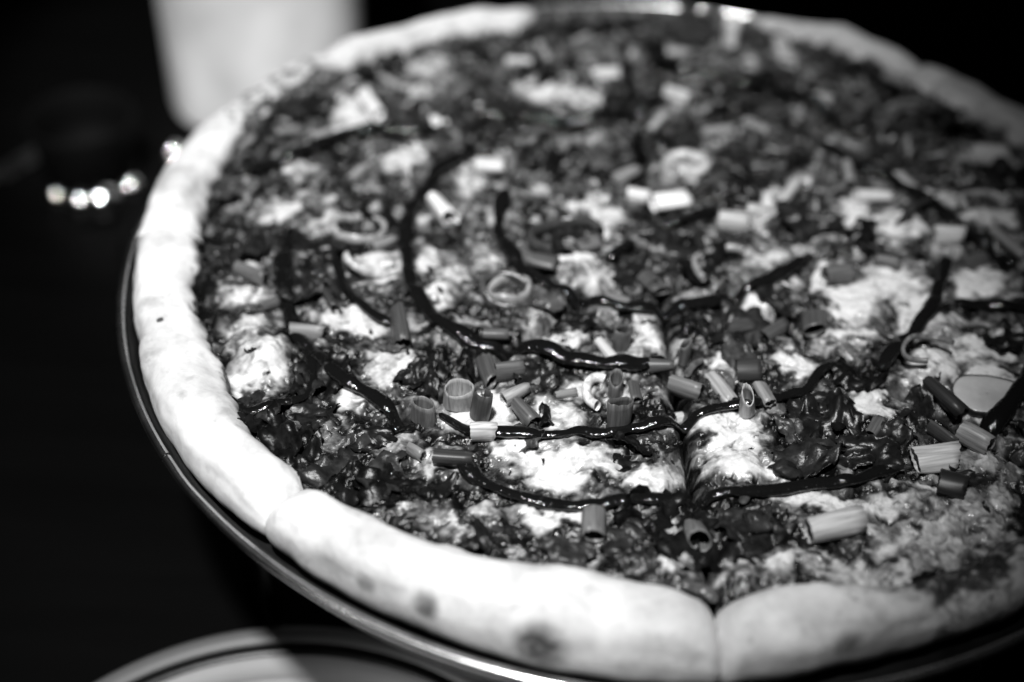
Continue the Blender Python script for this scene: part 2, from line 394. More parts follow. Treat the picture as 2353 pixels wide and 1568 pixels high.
# ------------------------------------------------------------------ pizza
pizza = empty('pizza', (0, 0, TZ), 'large sliced round pizza with pale crust, dark sauce drizzle and chopped scallions', 'pizza')
NR, NCR, NC = 280, 92, 190
for si, c0 in enumerate(CUTS):
    c1 = CUTS[(si + 1) % 8] + (360 if si == 7 else 0)
    # columns crowd towards both cuts
    tt = np.linspace(0, 1, NC); tt = tt - .10 * np.sin(2 * np.pi * tt) / (2 * np.pi) * 3
    th = c0 + (c1 - c0) * tt; tr = np.radians(th)
    thw = (th + 180) % 360 - 180
    ri_s = r_in_k(thw); ri = ri_s + .0026 * fbm(th * .24, th * 0, 91, 4); ro = r_out_k(thw) + .0007 * fbm(th * .16, th * 0 + 4, 95, 3)
    hc = h_k(thw) * (1 + .12 * fbm(th * .10, th * 0 + 9, 97, 3))
    da = np.minimum((th - c0), (c1 - th)) * np.pi / 180 * .160
    wc = np.where(th - c0 < c1 - th, CUTW[c0], CUTW[CUTS[(si + 1) % 8]])
    pinch = 1 - wc * (.30 * np.exp(-(da / .0075) ** 1.3) + .42 * np.exp(-(da / .0013)))
    # topping rows
    rr = np.linspace(.0008, 1, NR)[:, None] * ri[None]
    X = rr * np.cos(tr); Y = rr * np.sin(tr)
    ch = cheese_at(X, Y)
    # keep each slice a hair inside its cut lines
    Z = surf(X, Y, ch)
    edge = sstep(-.012, 0, rr - ri[None])
    Z = Z * (1 - .5 * edge) - .0008 * edge
    zt = Z[-1]
    zs_ = np.convolve(np.pad(zt, 30, mode='edge'), np.hanning(61) / np.hanning(61).sum(), 'valid')
    # crust rows: over the top and down the outside
    ph = np.radians(np.linspace(180, -74, NCR + 1)[1:])[:, None]
    jb = sstep(128, 174, np.degrees(ph)); rie = ri[None] * jb + ri_s[None] * (1 - jb); rc = (rie + ro[None]) / 2; w = (ro[None] - rie) / 2
    w_in = w; up = np.sin(ph) > 0
    Rr = rc + w * np.sign(np.cos(ph)) * np.abs(np.cos(ph)) ** .85
    bl = sstep(178, 140, np.degrees(ph)); zt = zt[None] * (1 - bl) + zs_[None] * bl
    Zc = np.where(up, zt + hc * pinch * np.abs(np.sin(ph)) ** .80, zt - (zt + .0125) * np.abs(np.sin(ph)) ** .9)
    sm = np.radians(th)[None] * .162 + 0 * ph; lm = .013 * ph + 0 * th[None]
    puf = fbm(sm * 38, lm * 60, 99, 2) * .0011 + fbm(sm * 160, lm * 160, 103, 2) * .00010
    fade = sstep(0, .5, np.sin(np.clip(ph, 0, np.pi))) * .8 + .2
    Rr = Rr + puf * np.cos(ph) * fade - (1 - pinch) * .0045 * np.clip(np.cos(ph), 0, 1)
    Zc = Zc + puf * np.abs(np.sin(ph)) * fade
    Rr = np.where((Zc < -.0010) & (ph < 0), np.minimum(Rr, .1752 - .25 * np.clip(-.0010 - Zc, 0, 1)), Rr)   # stays inside the pan wall
    Xc = Rr * np.cos(tr); Yc = Rr * np.sin(tr)
    char = np.zeros_like(Xc)
    for p, rd, s in _char:
        q = np.sqrt((Xc - p[0]) ** 2 + (Yc - p[1]) ** 2 + (Zc - p[2]) ** 2) / rd
        char = np.maximum(char, s * sstep(1.5, .3, q))
    pk = np.array(at(370, 747, .0085)) - (0, 0, TZ)
    char = np.maximum(char, 1.6 * sstep(.0013, .0007, np.sqrt((Xc - pk[0]) ** 2 + (Yc - pk[1]) ** 2)))
    # sauce smeared over the inner flank and, in the back, over the whole edge
    lowe = sstep(.0085, .0045, hc)[None] + 0 * ph
    flank = sstep(150, 176, np.degrees(ph)) + 0 * th[None]
    tear = .5 + .5 * fbm(th[None] * .5 + 0 * ph, 2 * ph + 0 * th[None], 107, 3)
    sauce = np.clip(flank * 1.3 * tear + lowe * (.80 + .30 * tear) + sstep(105, 168, np.degrees(ph)) * (.16 + .62 * tear), 0, 1)
    sauce = np.clip(sauce + (sstep(-82, -70, th) * sstep(-42, -56, th))[None] * sstep(40, 120, np.degrees(ph)) * (.15 + .6 * tear), 0, 1)
    sauce = np.clip(sauce + (sstep(136, 141, thw) * sstep(163, 156, thw))[None] * sstep(10, 90, np.degrees(ph)) * (.10 + .75 * tear), 0, 1)
    Xa = np.concatenate([X, Xc]); Ya = np.concatenate([Y, Yc]); Za = np.concatenate([Z, Zc])
    V = np.stack([Xa, Ya, Za], -1)
    du = np.gradient(V, axis=0); dv = np.gradient(V, axis=1); nn = np.cross(du, dv); nn /= np.linalg.norm(nn, axis=2)[..., None] + 1e-15
    for part, r0, r1 in (('top', 0, NR), ('crust', NR - 1, NR + NCR)):
        Vp = V[r0:r1]; Np = nn[r0:r1]; n_r = r1 - r0
        me = np_mesh('pizza_slice' if part == 'top' else 'crust', Vp.reshape(-1, 3), grid_quads(n_r, NC)[:, ::-1][:, [0, 3, 2, 1]])
        if me.polygons[len(me.polygons) // 2].normal.z < 0: me.flip_normals()
        me.normals_split_custom_set_from_vertices(Np.reshape(-1, 3) * (1 if Np[n_r // 3, NC // 2, 2] > 0 else -1))
        if part == 'top':
            a = me.attributes.new('cheese', 'FLOAT', 'POINT'); a.data.foreach_set('value', ch.astype(np.float32).ravel())
            sl = mesh_obj('pizza_slice', me, M['top'], pizza)
        else:
            z1 = np.zeros((1, NC))
            a = me.attributes.new('char', 'FLOAT', 'POINT'); a.data.foreach_set('value', np.concatenate([z1, char]).astype(np.float32).ravel())
            a = me.attributes.new('sauce', 'FLOAT', 'POINT'); a.data.foreach_set('value', np.concatenate([z1 + 1, sauce]).astype(np.float32).ravel())
            mesh_obj('crust', me, M['crust'], sl)

# ---- drizzle strands
STR = [  # polyline, width in pixels
 ([(1050,1035),(1085,1085),(1140,1122),(1200,1145),(1280,1157),(1360,1160),(1430,1153),(1530,1146),(1630,1137),(1740,1126),(1850,1115),(1950,1104),(2030,1084),(2062,1068)], 40),
 ([(668,520),(655,580),(650,640),(662,705),(690,775),(745,830),(800,878),(855,905),(905,950),(950,985)], 42),
 ([(1010,950),(1070,982),(1130,998),(1210,1002),(1290,1003),(1340,992),(1400,996),(1450,985),(1500,978),(1560,962),(1650,938),(1740,925),(1810,908),(1850,893),(1875,862),(1905,842),(1960,836),(2010,848)], 32),
 ([(2020,850),(2050,812),(2100,762),(2140,705),(2160,650),(2175,600)], 34),
 ([(1140,345),(1085,352),(1030,380),(985,418),(955,468),(935,530),(934,590),(942,640),(972,700),(1025,752),(1090,785),(1165,795),(1240,800),(1300,824),(1370,836),(1450,842),(1535,838)], 36),
 ([(1165,440),(1148,490),(1150,540),(1178,592),(1230,640),(1300,672),(1380,692),(1460,706),(1540,706),(1625,694),(1705,668),(1785,638),(1845,602),(1872,570)], 32),
 ([(560,400),(630,378),(710,345),(790,315),(880,298),(985,290)], 34),
 ([(770,590),(785,640),(815,688),(862,726),(910,748)], 24),
 ([(2400,820),(2350,885),(2312,938),(2268,985)], 50),
 ([(2190,704),(2250,700),(2330,706),(2420,712)], 30),
 ([(1060,255),(1160,262),(1270,278),(1400,270),(1500,235),(1570,205)], 32),
 ([(1880,330),(1960,370),(2040,405),(2110,450),(2180,500),(2250,545),(2330,610)], 30),
 ([(700,790),(720,850),(700,905),(640,925),(570,938),(515,905)], 30),
 ([(1650,470),(1580,505),(1500,520),(1440,560),(1400,600)], 26),
 ([(1500,165),(1640,180),(1780,205),(1890,250),(1960,300)], 28)]
for pts, wpx in STR:
    P = [at(x, y, .003) for x, y in pts]
    # Catmull-Rom resample
    out = []
    for i in range(len(P) - 1):
        p0 = P[max(i - 1, 0)]; p1 = P[i]; p2 = P[i + 1]; p3 = P[min(i + 2, len(P) - 1)]
        n = max(4, int((p2 - p1).length / .0011))
        for k in range(n):
            t = k / n
            out.append(.5 * ((2 * p1) + (p2 - p0) * t + (2 * p0 - 5 * p1 + 4 * p2 - p3) * t * t + (3 * p1 - p0 - 3 * p2 + p3) * t ** 3))
    out.append(P[-1])
    A = np.array([(p.x, p.y, 0) for p in out])
    sd = rng.randint(0, 999); s_ = np.arange(len(A)) * .0011
    A[:, 0] += .0007 * fbm(s_ * 70, s_ * 0, sd, 2); A[:, 1] += .0007 * fbm(s_ * 70, s_ * 0 + 3, sd + 5, 2)
    zz = surf(A[:, 0], A[:, 1]); ker = np.hanning(9); ker /= ker.sum()
    zz = np.convolve(np.pad(zz, 4, mode='edge'), ker, 'valid')
    pm = Vector((A[len(A) // 2, 0], A[len(A) // 2, 1], TZ))
    bk = sum(p[1] for p in pts) / len(pts) < 760; r0 = mm(wpx, pm) / 2 * (1.0 if bk else .82)
    rad = r0 * np.clip(1 + .45 * fbm(s_ * 70, s_ * 0, sd + 9, 3), .45, 1.7)
    e = np.minimum(np.arange(len(A)), np.arange(len(A))[::-1]) / 4.0
    rad = rad * np.sqrt(np.clip(1 - (1 - np.clip(e, 0, 1)) ** 2, .02, 1))
    A[:, 2] = zz + (.0024 if bk else .0017) + .15 * rad + .0004 * fbm(s_ * 60, s_ * 0 + 7, sd + 21, 2)
    mesh_obj('sauce_drizzle', tube('sauce_drizzle', A, rad, 16, .58), M['drizzle'], pizza)

# ---- scallion pieces
def scallion_mesh(r, L, seed, open_=False, wall=.00045):
    """hollow oval tube along local z with ragged cut ends and lengthwise ribs"""
    rg = random.Random(seed); ns, nl = 26, 6
    span = 2 * math.pi * (.80 if open_ else 1)
    ov = rg.uniform(.55, .90); pa = rg.uniform(0, 6.28)
    a = np.linspace(0, span, ns, endpoint=open_)
    rib = 1 + .05 * np.sin(2 * a + pa) + .025 * np.sin(3 * a + 2 * pa) + .010 * np.sin(9 * a + pa)
    slant = rg.uniform(-.10, .10) * L
    def ring(rad, z):
        zz = z + (slant * np.cos(a) + 0.035 * L * np.array([rg.uniform(-1, 1) for _ in a])) * (1 if z > 0 else -.6) * (abs(z) > .4 * L)
        return np.stack([rad * rib * np.cos(a) * 1.06, rad * rib * np.sin(a) * ov, zz], -1)
    zs = np.linspace(-L / 2, L / 2, nl); bulge = 1 + .04 * np.cos(zs / L * math.pi)
    rows = [ring(r * bulge[i], zs[i]) for i in range(nl)]
    sq = rg.uniform(-.22, .22); bd = rg.uniform(-.10, .10) * r    # crushed towards one end and slightly bent
    for i in range(nl):
        f = zs[i] / L * 2; rows[i][:, 1] *= 1 + sq * f; rows[i][:, 0] *= 1 - .6 * sq * f; rows[i][:, 0] += bd * (1 - f * f)
    inner = [np.column_stack([o[:, :2] * (1 - wall / r), o[:, 2]]) for o in rows[::-1]]
    Vv = rows + inner + [rows[0]]
    Vv = np.array(Vv); n = len(Vv)
    return np_mesh('scallion_piece', Vv.reshape(-1, 3), grid_quads(n, ns, not open_))
def place_scallion(kind, cx, cy, a_px, b_px, ang, tone, tilt=0.0, op=False, wall=.00045):
    sd = int(cx * 7 + cy)
    if kind == 'L':   # lying: a_px length along the image angle, b_px diameter
        p = at(cx, cy, .004); r = mm(b_px, p) / 2
        p = at(cx, cy, top_z(p.x, p.y) + r * .75)
        ca, sa = math.cos(math.radians(ang)), math.sin(math.radians(ang)); z = p.z - TZ
        e = at(cx + ca * a_px / 2, cy + sa * a_px / 2, z) - at(cx - ca * a_px / 2, cy - sa * a_px / 2, z)
        L = e.length; ax = (e.normalized() + Vector((0, 0, tilt))).normalized()
        L = min(L, .019)
    else:             # standing: a_px width, b_px height in the picture
        base = at(cx, cy + b_px * .42, .002); r = mm(a_px, base) / 2
        zb = top_z(base.x, base.y); base = at(cx, cy + b_px * .40, zb)
        L = max(.006, (mm(b_px, base) - r * 1.2) / .66)
        ax = Vector((math.sin(math.radians(ang)) * .9, tilt, 1)).normalized()
        p = base + ax * (L / 2 + .0002) ; r = r * .97
    me = scallion_mesh(r * (.97 if kind == 'S' else .92), L, sd, op, wall)
    o = mesh_obj('scallion_piece', me, M['scallion'], pizza)
    q = ax.to_track_quat('Z', 'Y') @ Quaternion((0, 0, 1), random.Random(sd).uniform(0, 6.28))
    o.rotation_mode = 'QUATERNION'; o.rotation_quaternion = q
    tone = tone ** 1.30 if cy > 560 else min(tone * 1.2, .85); o.location = p - Vector((0, 0, TZ)); o.color = (tone, tone, tone, 1)  # back pieces get a lighter tone to make up for the weaker light
    return o
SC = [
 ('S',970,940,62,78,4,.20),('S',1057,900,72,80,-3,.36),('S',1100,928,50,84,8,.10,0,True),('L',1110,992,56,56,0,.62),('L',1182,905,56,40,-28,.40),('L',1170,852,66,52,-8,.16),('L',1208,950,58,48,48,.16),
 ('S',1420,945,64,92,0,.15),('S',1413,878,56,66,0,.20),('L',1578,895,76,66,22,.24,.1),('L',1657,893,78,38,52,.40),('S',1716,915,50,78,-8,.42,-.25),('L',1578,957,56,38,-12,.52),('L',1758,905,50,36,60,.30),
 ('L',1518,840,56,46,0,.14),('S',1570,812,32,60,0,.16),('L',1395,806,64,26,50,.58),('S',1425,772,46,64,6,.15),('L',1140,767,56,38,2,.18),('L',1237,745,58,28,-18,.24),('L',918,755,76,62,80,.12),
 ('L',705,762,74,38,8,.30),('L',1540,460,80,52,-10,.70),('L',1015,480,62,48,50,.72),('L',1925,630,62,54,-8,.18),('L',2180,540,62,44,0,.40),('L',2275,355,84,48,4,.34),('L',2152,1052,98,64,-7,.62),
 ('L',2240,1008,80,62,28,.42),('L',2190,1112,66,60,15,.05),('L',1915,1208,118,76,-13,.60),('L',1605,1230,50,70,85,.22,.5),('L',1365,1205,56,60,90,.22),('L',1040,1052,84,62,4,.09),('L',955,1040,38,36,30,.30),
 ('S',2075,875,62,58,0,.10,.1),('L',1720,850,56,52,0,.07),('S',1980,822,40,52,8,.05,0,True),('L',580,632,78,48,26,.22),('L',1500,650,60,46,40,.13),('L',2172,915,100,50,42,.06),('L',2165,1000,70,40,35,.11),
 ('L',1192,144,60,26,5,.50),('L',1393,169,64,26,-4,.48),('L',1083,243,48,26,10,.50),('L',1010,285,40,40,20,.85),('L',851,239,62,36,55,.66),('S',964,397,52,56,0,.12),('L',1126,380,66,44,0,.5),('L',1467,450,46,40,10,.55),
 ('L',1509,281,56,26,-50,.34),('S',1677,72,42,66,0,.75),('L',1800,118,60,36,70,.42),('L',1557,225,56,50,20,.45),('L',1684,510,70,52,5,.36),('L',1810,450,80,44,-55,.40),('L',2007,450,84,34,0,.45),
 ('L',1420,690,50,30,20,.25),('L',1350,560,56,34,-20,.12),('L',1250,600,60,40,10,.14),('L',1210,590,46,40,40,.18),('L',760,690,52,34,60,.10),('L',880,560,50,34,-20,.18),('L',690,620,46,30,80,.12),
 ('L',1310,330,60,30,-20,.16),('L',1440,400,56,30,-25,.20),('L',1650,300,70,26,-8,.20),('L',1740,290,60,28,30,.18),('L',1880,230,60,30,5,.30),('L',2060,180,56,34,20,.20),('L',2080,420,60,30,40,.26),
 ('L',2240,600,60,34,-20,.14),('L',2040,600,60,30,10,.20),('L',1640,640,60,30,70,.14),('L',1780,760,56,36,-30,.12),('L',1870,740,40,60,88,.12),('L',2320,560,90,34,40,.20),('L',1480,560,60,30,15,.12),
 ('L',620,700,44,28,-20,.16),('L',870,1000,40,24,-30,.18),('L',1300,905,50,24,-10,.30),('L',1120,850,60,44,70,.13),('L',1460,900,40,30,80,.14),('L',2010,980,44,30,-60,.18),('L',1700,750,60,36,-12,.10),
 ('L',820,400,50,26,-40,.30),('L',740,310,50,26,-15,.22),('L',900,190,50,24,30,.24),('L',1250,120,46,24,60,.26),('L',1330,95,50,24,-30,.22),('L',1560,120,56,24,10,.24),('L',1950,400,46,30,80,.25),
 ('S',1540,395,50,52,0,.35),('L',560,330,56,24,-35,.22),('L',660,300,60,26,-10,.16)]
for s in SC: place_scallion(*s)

# ---- wilted leaves
def leaf_mesh(size, seed, asp, crump):
    n = 15; u = np.linspace(-1, 1, n); U, W = np.meshgrid(u, u, indexing='ij')
    # square to disc, ragged outline
    D = np.stack([U * np.sqrt(1 - W * W / 2), W * np.sqrt(1 - U * U / 2)], -1)
    a = np.arctan2(D[..., 1], D[..., 0]); r = np.hypot(D[..., 0], D[..., 1])
    out = 1 + .42 * vnoise(np.cos(a) * 1.2 + seed, np.sin(a) * 1.2, seed) + .13 * vnoise(np.cos(a) * 3.4 + seed, np.sin(a) * 3.4, seed + 3) + .07 * vnoise(np.cos(a) * 8 + seed, np.sin(a) * 8, seed + 5)
    x = D[..., 0] * out * size; y = D[..., 1] * out * size * asp
    k = 1 / size
    z = crump * size * (fbm(x * k * 1.1, y * k * 1.6 + seed, seed + 7, 3)) + .10 * crump * size * vnoise(x * k * 4, y * k * 4, seed + 9)
    z = z + size * .22 * crump * (r ** 2) * np.cos(2 * a + seed)
    x = x + .18 * size * vnoise(z / size * 3 + seed, y * k * 2, seed + 11)
    V = np.stack([x, y, z], -1).reshape(-1, 3); th_ = .00035
    Q = grid_quads(n, n); m = n * n
    Vb = V - (0, 0, th_)
    edge = [i for i in range(n)] + [i * n + n - 1 for i in range(1, n)] + [(n - 1) * n + j for j in range(n - 2, -1, -1)] + [i * n for i in range(n - 2, 0, -1)]
    E = np.array([(edge[i], edge[(i + 1) % len(edge)], edge[(i + 1) % len(edge)] + m, edge[i] + m) for i in range(len(edge))])
    return np_mesh('wilted_leaf', np.concatenate([V, Vb]), np.concatenate([Q, Q[:, ::-1] + m, E]))
LEAF_SRC = [leaf_mesh(.009 * (0.8 + .4 * i / 11), 11 + i * 13, rng.uniform(.5, .95), rng.uniform(.5, 1.0)) for i in range(12)]
for me in LEAF_SRC: me.materials.append(M['leaf'])
LF = [(760,560,1.3),(700,600,1.2),(800,650,1.1),(590,545,1.0),(540,565,.9),(700,680,.9),(735,860,1.2),(700,880,1.0),(600,930,1.0),(560,955,1.0),(720,960,1.1),(650,1020,1.1),(760,1050,1.2),(830,1000,1.0),(900,1100,1.1),
 (800,1120,1.1),(860,1060,1.2),(980,870,.9),(945,862,.7),(1000,845,.6),(1240,870,.9),(1232,955,.7),(1440,1062,.9),(1455,1020,.6),(1480,1185,1.0),(1440,1250,.8),(1700,1190,1.3),(1560,1200,1.0),(1770,1225,1.1),(1660,1260,1.0),
 (1900,1000,1.4),(1850,1055,1.2),(1990,1050,1.2),(1930,960,1.1),(1870,935,1.0),(1960,872,1.0),(1950,1060,1.0),(2100,945,.9),(1640,745,1.2),(1710,755,1.0),(1600,600,1.1),(1640,545,1.3),(1700,440,1.2),(1760,400,1.2),
 (1300,385,1.2),(1560,320,1.3),(1700,200,1.4),(1800,210,1.3),(1100,260,1.1),(1200,330,1.2),(1360,380,1.2),(1900,300,1.3),(2050,350,1.2),(2150,305,1.2),(2240,425,1.1),(2290,565,1.1),(1270,545,1.2),(1150,300,1.0),(1230,160,1.2),
 (1330,180,1.1),(860,140,1.2),(760,160,1.1),(650,250,1.1),(600,290,1.0),(700,250,1.1),(900,210,1.0),(940,120,1.0),(1050,140,1.0),(1090,100,1.0),(1220,60,1.1),(1330,60,1.0),(1450,70,1.2),(1560,80,1.2),(1650,90,1.0),
 (1500,120,1.2),(1880,120,1.0),(2000,160,1.2),(2090,230,1.1),(2200,280,1.1),(2290,330,1.0),(2330,420,1.1),(470,690,.9),(455,740,.8),(480,640,.8),(560,580,.9),(530,500,.9),(520,440,.9),(610,420,1.0),(1450,260,1.1),(1380,310,1.1),
 (1620,250,1.2),(1480,480,1.0),(1560,560,1.2),(1700,560,1.1),(1850,520,1.1),(1880,440,1.1),(2000,560,.9),(2110,580,1.0),(1960,350,1.2),(1780,320,1.2),(2080,480,1.0),(1740,660,.9),(1800,690,.9),(1560,740,1.0),(1480,620,1.0),
 (1100,560,.8),(1200,520,.9),(1030,560,.7),(1250,700,.8),(1160,730,.8),(1090,830,.9),(1060,800,.8),(1330,730,.9),(1410,740,.8),(900,790,.7),(840,790,.7),(1010,1120,.9),(960,1150,.9),(1080,1240,.8),(1180,1250,.8),(1300,1265,.8),
 (1400,1290,.8),(1230,1150,.6),(2230,740,.9),(2290,770,.9),(2160,760,.7),(1830,990,.9),(1790,1060,.9),(2050,1010,.9),(2080,1090,.9),(1560,1260,.8),(1600,1290,.7),(1700,830,1.0),(1660,800,.8),(2230,1110,.7),(640,970,.9),(700,1040,.9),
 (590,880,.5),(1220,1010,.5),(2210,1300,.6),(2120,1350,.6),(1720,1330,.6),(860,520,.8),(880,690,.9),(620,620,.7),(960,740,.6)]
for i, (cx, cy, s) in enumerate(LF):
    if i >= 48 and i % 2: continue
    if i >= 48 and cy < 620: s *= 1.25
    p = at(cx + rng.uniform(-10, 10), cy + rng.uniform(-8, 8), .002)
    o = bpy.data.objects.new('wilted_leaf', LEAF_SRC[rng.randrange(12)]); COL.objects.link(o); o.parent = pizza
    o.location = (p.x, p.y, top_z(p.x, p.y) + .0010)
    o.rotation_euler = (rng.gauss(0, .16), rng.gauss(0, .16), rng.uniform(0, 6.28)); o.scale = (s, s, s * .55)
    tone = math.exp(rng.uniform(math.log(.003), math.log(.018 if i < 48 else .05))); o.color = (tone, tone, tone, 1)

# ---- small charred flecks of the same leaf
for i in range(90):
    th_ = rng.uniform(-3.0, -.6) if i < 65 else rng.uniform(0, 6.28); rr_ = .148 * math.sqrt(rng.uniform(.05, 1)); x, y = rr_ * math.cos(th_), rr_ * math.sin(th_)
    o = bpy.data.objects.new('charred_fleck', LEAF_SRC[rng.randrange(12)]); COL.objects.link(o); o.parent = pizza
    o.location = (x, y, top_z(x, y) + .0004); f_ = rng.uniform(.07, .26)
    o.rotation_euler = (rng.gauss(0, .5), rng.gauss(0, .5), rng.uniform(0, 6.28)); o.scale = (f_, f_ * rng.uniform(.3, 1), f_)
    o.color = (.006, .006, .006, 1)

# ---- cooked onion strips, drawn from a few shapes
def strip_mesh(L, w, bend, seed):
    n = 14; t = np.linspace(-.5, .5, n)
    a = t * bend; R = L / max(abs(bend), .2)
    pts = np.stack([R * np.sin(a), R * (1 - np.cos(a)), .0009 * fbm(t * 4, t * 0 + seed, seed, 2)], -1)
    rad = w / 2 * np.sqrt(np.clip(1 - (2 * t) ** 6, .06, 1)) * (1 + .15 * fbm(t * 5, t * 0, seed + 3, 2))
    return tube('onion_strip', pts, rad, 10, .55)
STRIP = [strip_mesh(rng.uniform(.010, .022), rng.uniform(.0020, .0040), rng.uniform(.4, 2.6), 70 + i) for i in range(14)]
for me in STRIP: me.materials.append(M['onion'])
k = 0
while k < 60:
    th_ = rng.uniform(0, 6.283); rr_ = .150 * math.sqrt(rng.random()); x, y = rr_ * math.cos(th_), rr_ * math.sin(th_)
    if x > .135: continue
    c_ = float(cheese_at(np.array([x]), np.array([y]))[0])
    if c_ > .30 or (y < -.09 and x > .02): continue
    o = bpy.data.objects.new('onion_strip', STRIP[rng.randrange(14)]); COL.objects.link(o); o.parent = pizza
    o.location = (x, y, top_z(x, y) + .0006); o.rotation_euler = (rng.gauss(0, .12), rng.gauss(0, .12), rng.uniform(0, 6.28))
    o.scale = (rng.uniform(.8, 1.15),) * 3
    tone = rng.choice([.015, .03, .06, .10, .16]) * rng.uniform(.8, 1.2); o.color = (tone, tone, tone, 1); k += 1

# ---- onion rings
def ring_mesh(R, w, hgt, seed, span=6.28318):
    n = 40; a = np.linspace(0, span, n); full = span > 6.2
    if full: a = np.linspace(0, span, n, endpoint=True)
    ov = .8 + .15 * math.sin(seed)
    rad = R * (1 + .07 * np.sin(2 * a + seed) + .04 * np.sin(3 * a + 2 * seed))
    pts = np.stack([rad * np.cos(a), rad * np.sin(a) * ov, .0006 * np.sin(3 * a + seed)], -1)
    return tube('onion_ring', pts, w / 2, 10, hgt / w)
for cx, cy, rpx, wpx, hz, tone, span, rot in [(825,525,58,16,.0040,.34,6.2832,0),(1166,668,64,18,.0045,.06,6.2832,0),(1172,664,46,14,.0045,.30,6.2832,.6),(1392,905,58,22,.0035,.70,2.6,1.6),(1300,560,88,20,.0045,.05,4.2,.2),
        (1578,380,44,22,.0040,.50,6.2832,0),(860,600,70,16,.0030,.55,3.0,3.4),(1660,610,70,14,.0030,.28,3.2,.8),(1240,410,70,18,.0030,.10,3.0,4.0),(2130,830,60,10,.0020,.16,4.0,.4),(2260,470,60,14,.0030,.30,3.5,.3),(1730,470,60,18,.003,.30,3.5,3.3)]:
    p = at(cx, cy, .003)
    o = mesh_obj('onion_ring', ring_mesh(mm(rpx, p), mm(wpx, p), hz, cx % 7, span), M['onion'], pizza, (p.x, p.y, top_z(p.x, p.y) + hz * .35 + .0008))
    o.rotation_euler = (rng.gauss(0, .12), rng.gauss(0, .12), rot); o.color = (tone,) * 3 + (1,)

# ---- pale vegetable slices with a dark skin
def slice_mesh(R, h, seed):
    n = 44; a = np.linspace(0, 2 * np.pi, n, endpoint=False); ed = R * (1 + .09 * np.sin(2 * a + seed) + .06 * np.sin(3 * a + 2 * seed) + .02 * np.sin(7 * a))
    prof = [(0.02, h * .80), (.35, h * .82), (.7, h * .92), (.88, h), (.97, h * .85), (1.0, h * .5), (.97, 0)]
    V = np.array([[(ed[j] * r * math.cos(a[j]), ed[j] * r * math.sin(a[j]) * .9, z) for j in range(n)] for r, z in prof])
    sk = np.array([[(ed[j] * r * math.cos(a[j]), ed[j] * r * math.sin(a[j]) * .9, z) for j in range(n)] for r, z in [(.975, h * .93), (1.0, h * .95), (1.015, h * .4), (.98, -.0002)]])
    return (np_mesh('vegetable_slice', V.reshape(-1, 3), grid_quads(len(prof), n, True)[:, ::-1]), np_mesh('skin', sk.reshape(-1, 3), grid_quads(4, n, True)[:, ::-1]))
for cx, cy, rpx, tone, sk, tl in [(2268,905,78,.52,.03,.03)]:
    p = at(cx, cy, .003); h = .0022
    a, b = slice_mesh(mm(rpx, p), h, cx % 5)
    o = mesh_obj('vegetable_slice', a, M['flesh'], pizza, (p.x, p.y, top_z(p.x, p.y) - .0004)); o.color = (tone,) * 3 + (1,)
    o.rotation_euler = (tl, -tl, rng.uniform(0, 6.28))
    s2 = mesh_obj('skin', b, M['leaf'], o); s2.color = (sk * .4,) * 3 + (1,)

# ------------------------------------------------------------------ pan
pan = empty('pizza_pan', (0, 0, TZ), 'round shallow steel pizza pan with a rolled rim, holding the pizza', 'pan')
def wob(V, a):
    k = 1 + .0022 * np.sin(2 * a + .6) * 0 + .0016 * np.exp(-((np.degrees(a) - 219) / 2.2) ** 2)
    V = V.copy(); V[..., 0] *= k; V[..., 1] *= k; return V
mesh_obj('pan_body', lathe('pan_body', [(.0005, -.0150), (.10, -.0150), (.168, -.0150)] + arc(.1690, -.0120, .0030, -90, -10, 6) + [(.1745, -.0035), (.1762, -.0004), (.1772, -.0010), (.1752, -.0060), (.1735, -.0120)] + arc(.1695, -.0125, .0040, 0, -90, 6) + [(.10, -.0165), (.0005, -.0165)], 256, wob), M['pan'], pan)
mesh_obj('rolled_rim', lathe('rolled_rim', arc(.1785, -.0008, .0014, 150, -210, 18), 256, wob), M['rim'], pan)
sp = at(381, 1047, .0); sa = math.atan2(sp.y, sp.x)
seam = [(.1785 + .0015 * math.cos(t), -.0008 + .0015 * math.sin(t)) for t in np.linspace(-.4, 2.9, 12)]
mesh_obj('rim_seam', tube('rim_seam', [(r * math.cos(sa), r * math.sin(sa), z) for r, z in seam], .00022, 8), M['band'], pan)

# ------------------------------------------------------------------ wire stand under the pan
stand = empty('pan_stand', (0, 0, 0), 'dark wire stand holding the pan above the table', 'stand')
mesh_obj('top_ring', lathe('top_ring', arc(.148, TZ - .0197, .0030, 0, 360, 12), 96), M['wire'], stand)
mesh_obj('foot_ring', lathe('foot_ring', arc(.148, .0031, .0030, 0, 360, 12), 96), M['wire'], stand)
for a in (-152, -32, 88):
    x, y = .148 * math.cos(math.radians(a)), .148 * math.sin(math.radians(a))
    mesh_obj('leg', tube('leg', [(x, y, z) for z in np.linspace(.004, TZ - .02, 8)], .0030, 12), M['wire'], stand)

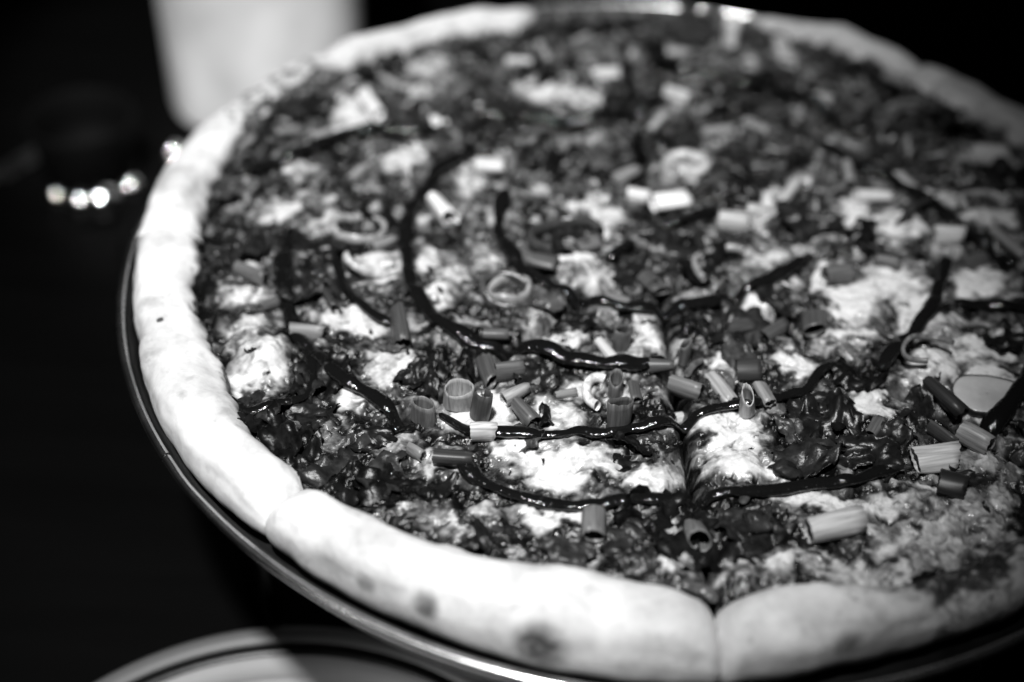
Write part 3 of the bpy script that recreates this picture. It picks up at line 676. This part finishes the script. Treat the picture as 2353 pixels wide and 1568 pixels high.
# ------------------------------------------------------------------ side plate
PC = (-.114, -.188)
plate = empty('side_plate', (PC[0], PC[1], 0), 'pale side plate with a black band, partly cut off below the pan', 'plate'); plate.scale = (1.06, 1.06, 1)
mesh_obj('plate_body', lathe('plate_body', [(.0005, .0062), (.072, .0062), (.0800, .0072), (.0822, .0092), (.0832, .0086), (.0838, .0100), (.0845, .0118), (.0900, .0138), (.0945, .0150)] + arc(.0950, .0140, .0010, 90, -70, 5) + [(.075, .0060), (.062, .0012), (.040, .0002), (.0005, .0002)], 128), M['plate'], plate)
mesh_obj('painted_band', lathe('painted_band', [(.0896, .0134), (.0899, .01405), (.0938, .01515), (.0941, .0146)], 128), M['band'], plate)
mesh_obj('plate_lip', lathe('plate_lip', [(.0936, .0146), (.0945, .0160), (.0985, .0166), (.1000, .0158), (.0998, .0148), (.0945, .0136)], 128), M['lip'], plate)

# ------------------------------------------------------------------ pale canister behind
CC = (-.1885, .300)
can = empty('canister', (CC[0], CC[1], 0), 'tall pale cylindrical canister standing out of focus behind the pizza', 'canister')
def squarish(V, a):
    b_ = a - .25; k = .97 / (np.abs(np.cos(b_)) ** 3.2 + np.abs(np.sin(b_)) ** 3.2) ** (1 / 3.2); V = V.copy(); V[..., 0] *= k; V[..., 1] *= k; return V
mesh_obj('body', lathe('body', [(.0005, .001), (.051, .001)] + arc(.0515, .004, .003, -90, 0, 6) + [(.0548, .06), (.055, .12), (.055, .17)] + arc(.050, .170, .005, 0, 90, 5) + [(.0005, .175)], 96, squarish), M['canister'], can)
mesh_obj('foot_ring', lathe('foot_ring', [(.044, .0002), (.0520, .0002), (.0528, .0006), (.0520, .0009), (.044, .0009)], 96), M['rim'], can)

p = at(398, 350, -TZ + .008)
mesh_obj('foot_glint_ball', lathe('foot_glint_ball', [(.0062 * math.sin(t) + 1e-5, .0062 - .0062 * math.cos(t)) for t in np.linspace(0, math.pi, 12)], 28), M['polish'], can, (p.x - CC[0], p.y - CC[1], 0))  # polished ball added only to make the glint at the canister's base
# ------------------------------------------------------------------ bowl in place of a dark glass, added glint balls, and knife
gl = at(212, 398, -TZ)
bowl = empty('small_bowl', (gl.x, gl.y, 0), 'small black bowl at the left in place of a glass, with added glint balls', 'bowl')
mesh_obj('bowl_body', lathe('bowl_body', [(.0005, .003), (.018, .003)] + arc(.019, .007, .004, -90, 0, 5) + [(.0250, .02), (.0265, .034), (.0255, .035), (.0240, .034), (.0215, .02), (.018, .010), (.0005, .008)], 96), M['matt'], bowl)
for gx, gy, gr in ((132,452,.0052),(186,466,.0072),(235,464,.0090),(300,430,.0055),(298,385,.0040)):  # polished balls added where the glints sit, no real part of the vessel
    p = at(gx, gy, -TZ + gr)
    n = 12
    me = lathe('glint_ball', [(gr * math.sin(t) + 1e-5, gr - gr * math.cos(t)) for t in np.linspace(0, math.pi, n)], 28)
    mesh_obj('glint_ball', me, M['polish'], bowl, (p.x - gl.x, p.y - gl.y, .0))

k0 = at(-60, 432, -TZ + .002); k1 = at(98, 332, -TZ + .002)
knife = empty('table_knife', (k0.x, k0.y, .0006), 'steel table knife lying on the dark table at the left edge', 'knife')
dv = (k1 - k0); L = dv.length; knife.rotation_euler = (0, 0, math.atan2(dv.y, dv.x))
def slab(name, pts, h):
    bm = bmesh.new(); f = bm.faces.new([bm.verts.new((x, y, 0)) for x, y in pts])
    e = bmesh.ops.extrude_face_region(bm, geom=[f]); bmesh.ops.translate(bm, verts=[v for v in e['geom'] if isinstance(v, bmesh.types.BMVert)], vec=(0, 0, h))
    bmesh.ops.recalc_face_normals(bm, faces=bm.faces); bmesh.ops.bevel(bm, geom=bm.edges[:], offset=h * .35, segments=2, affect='EDGES')
    me = bpy.data.meshes.new(name); bm.to_mesh(me); bm.free(); return me
mesh_obj('blade', slab('blade', [(L * .3, -.007), (L * .92, -.008), (L, -.003), (L * .99, .003), (L * .3, .005)], .0016), M['steel'], knife)
mesh_obj('handle', slab('handle', [(-.05, -.006), (L * .3, -.005), (L * .3, .004), (-.05, .006)], .004), M['steel'], knife)
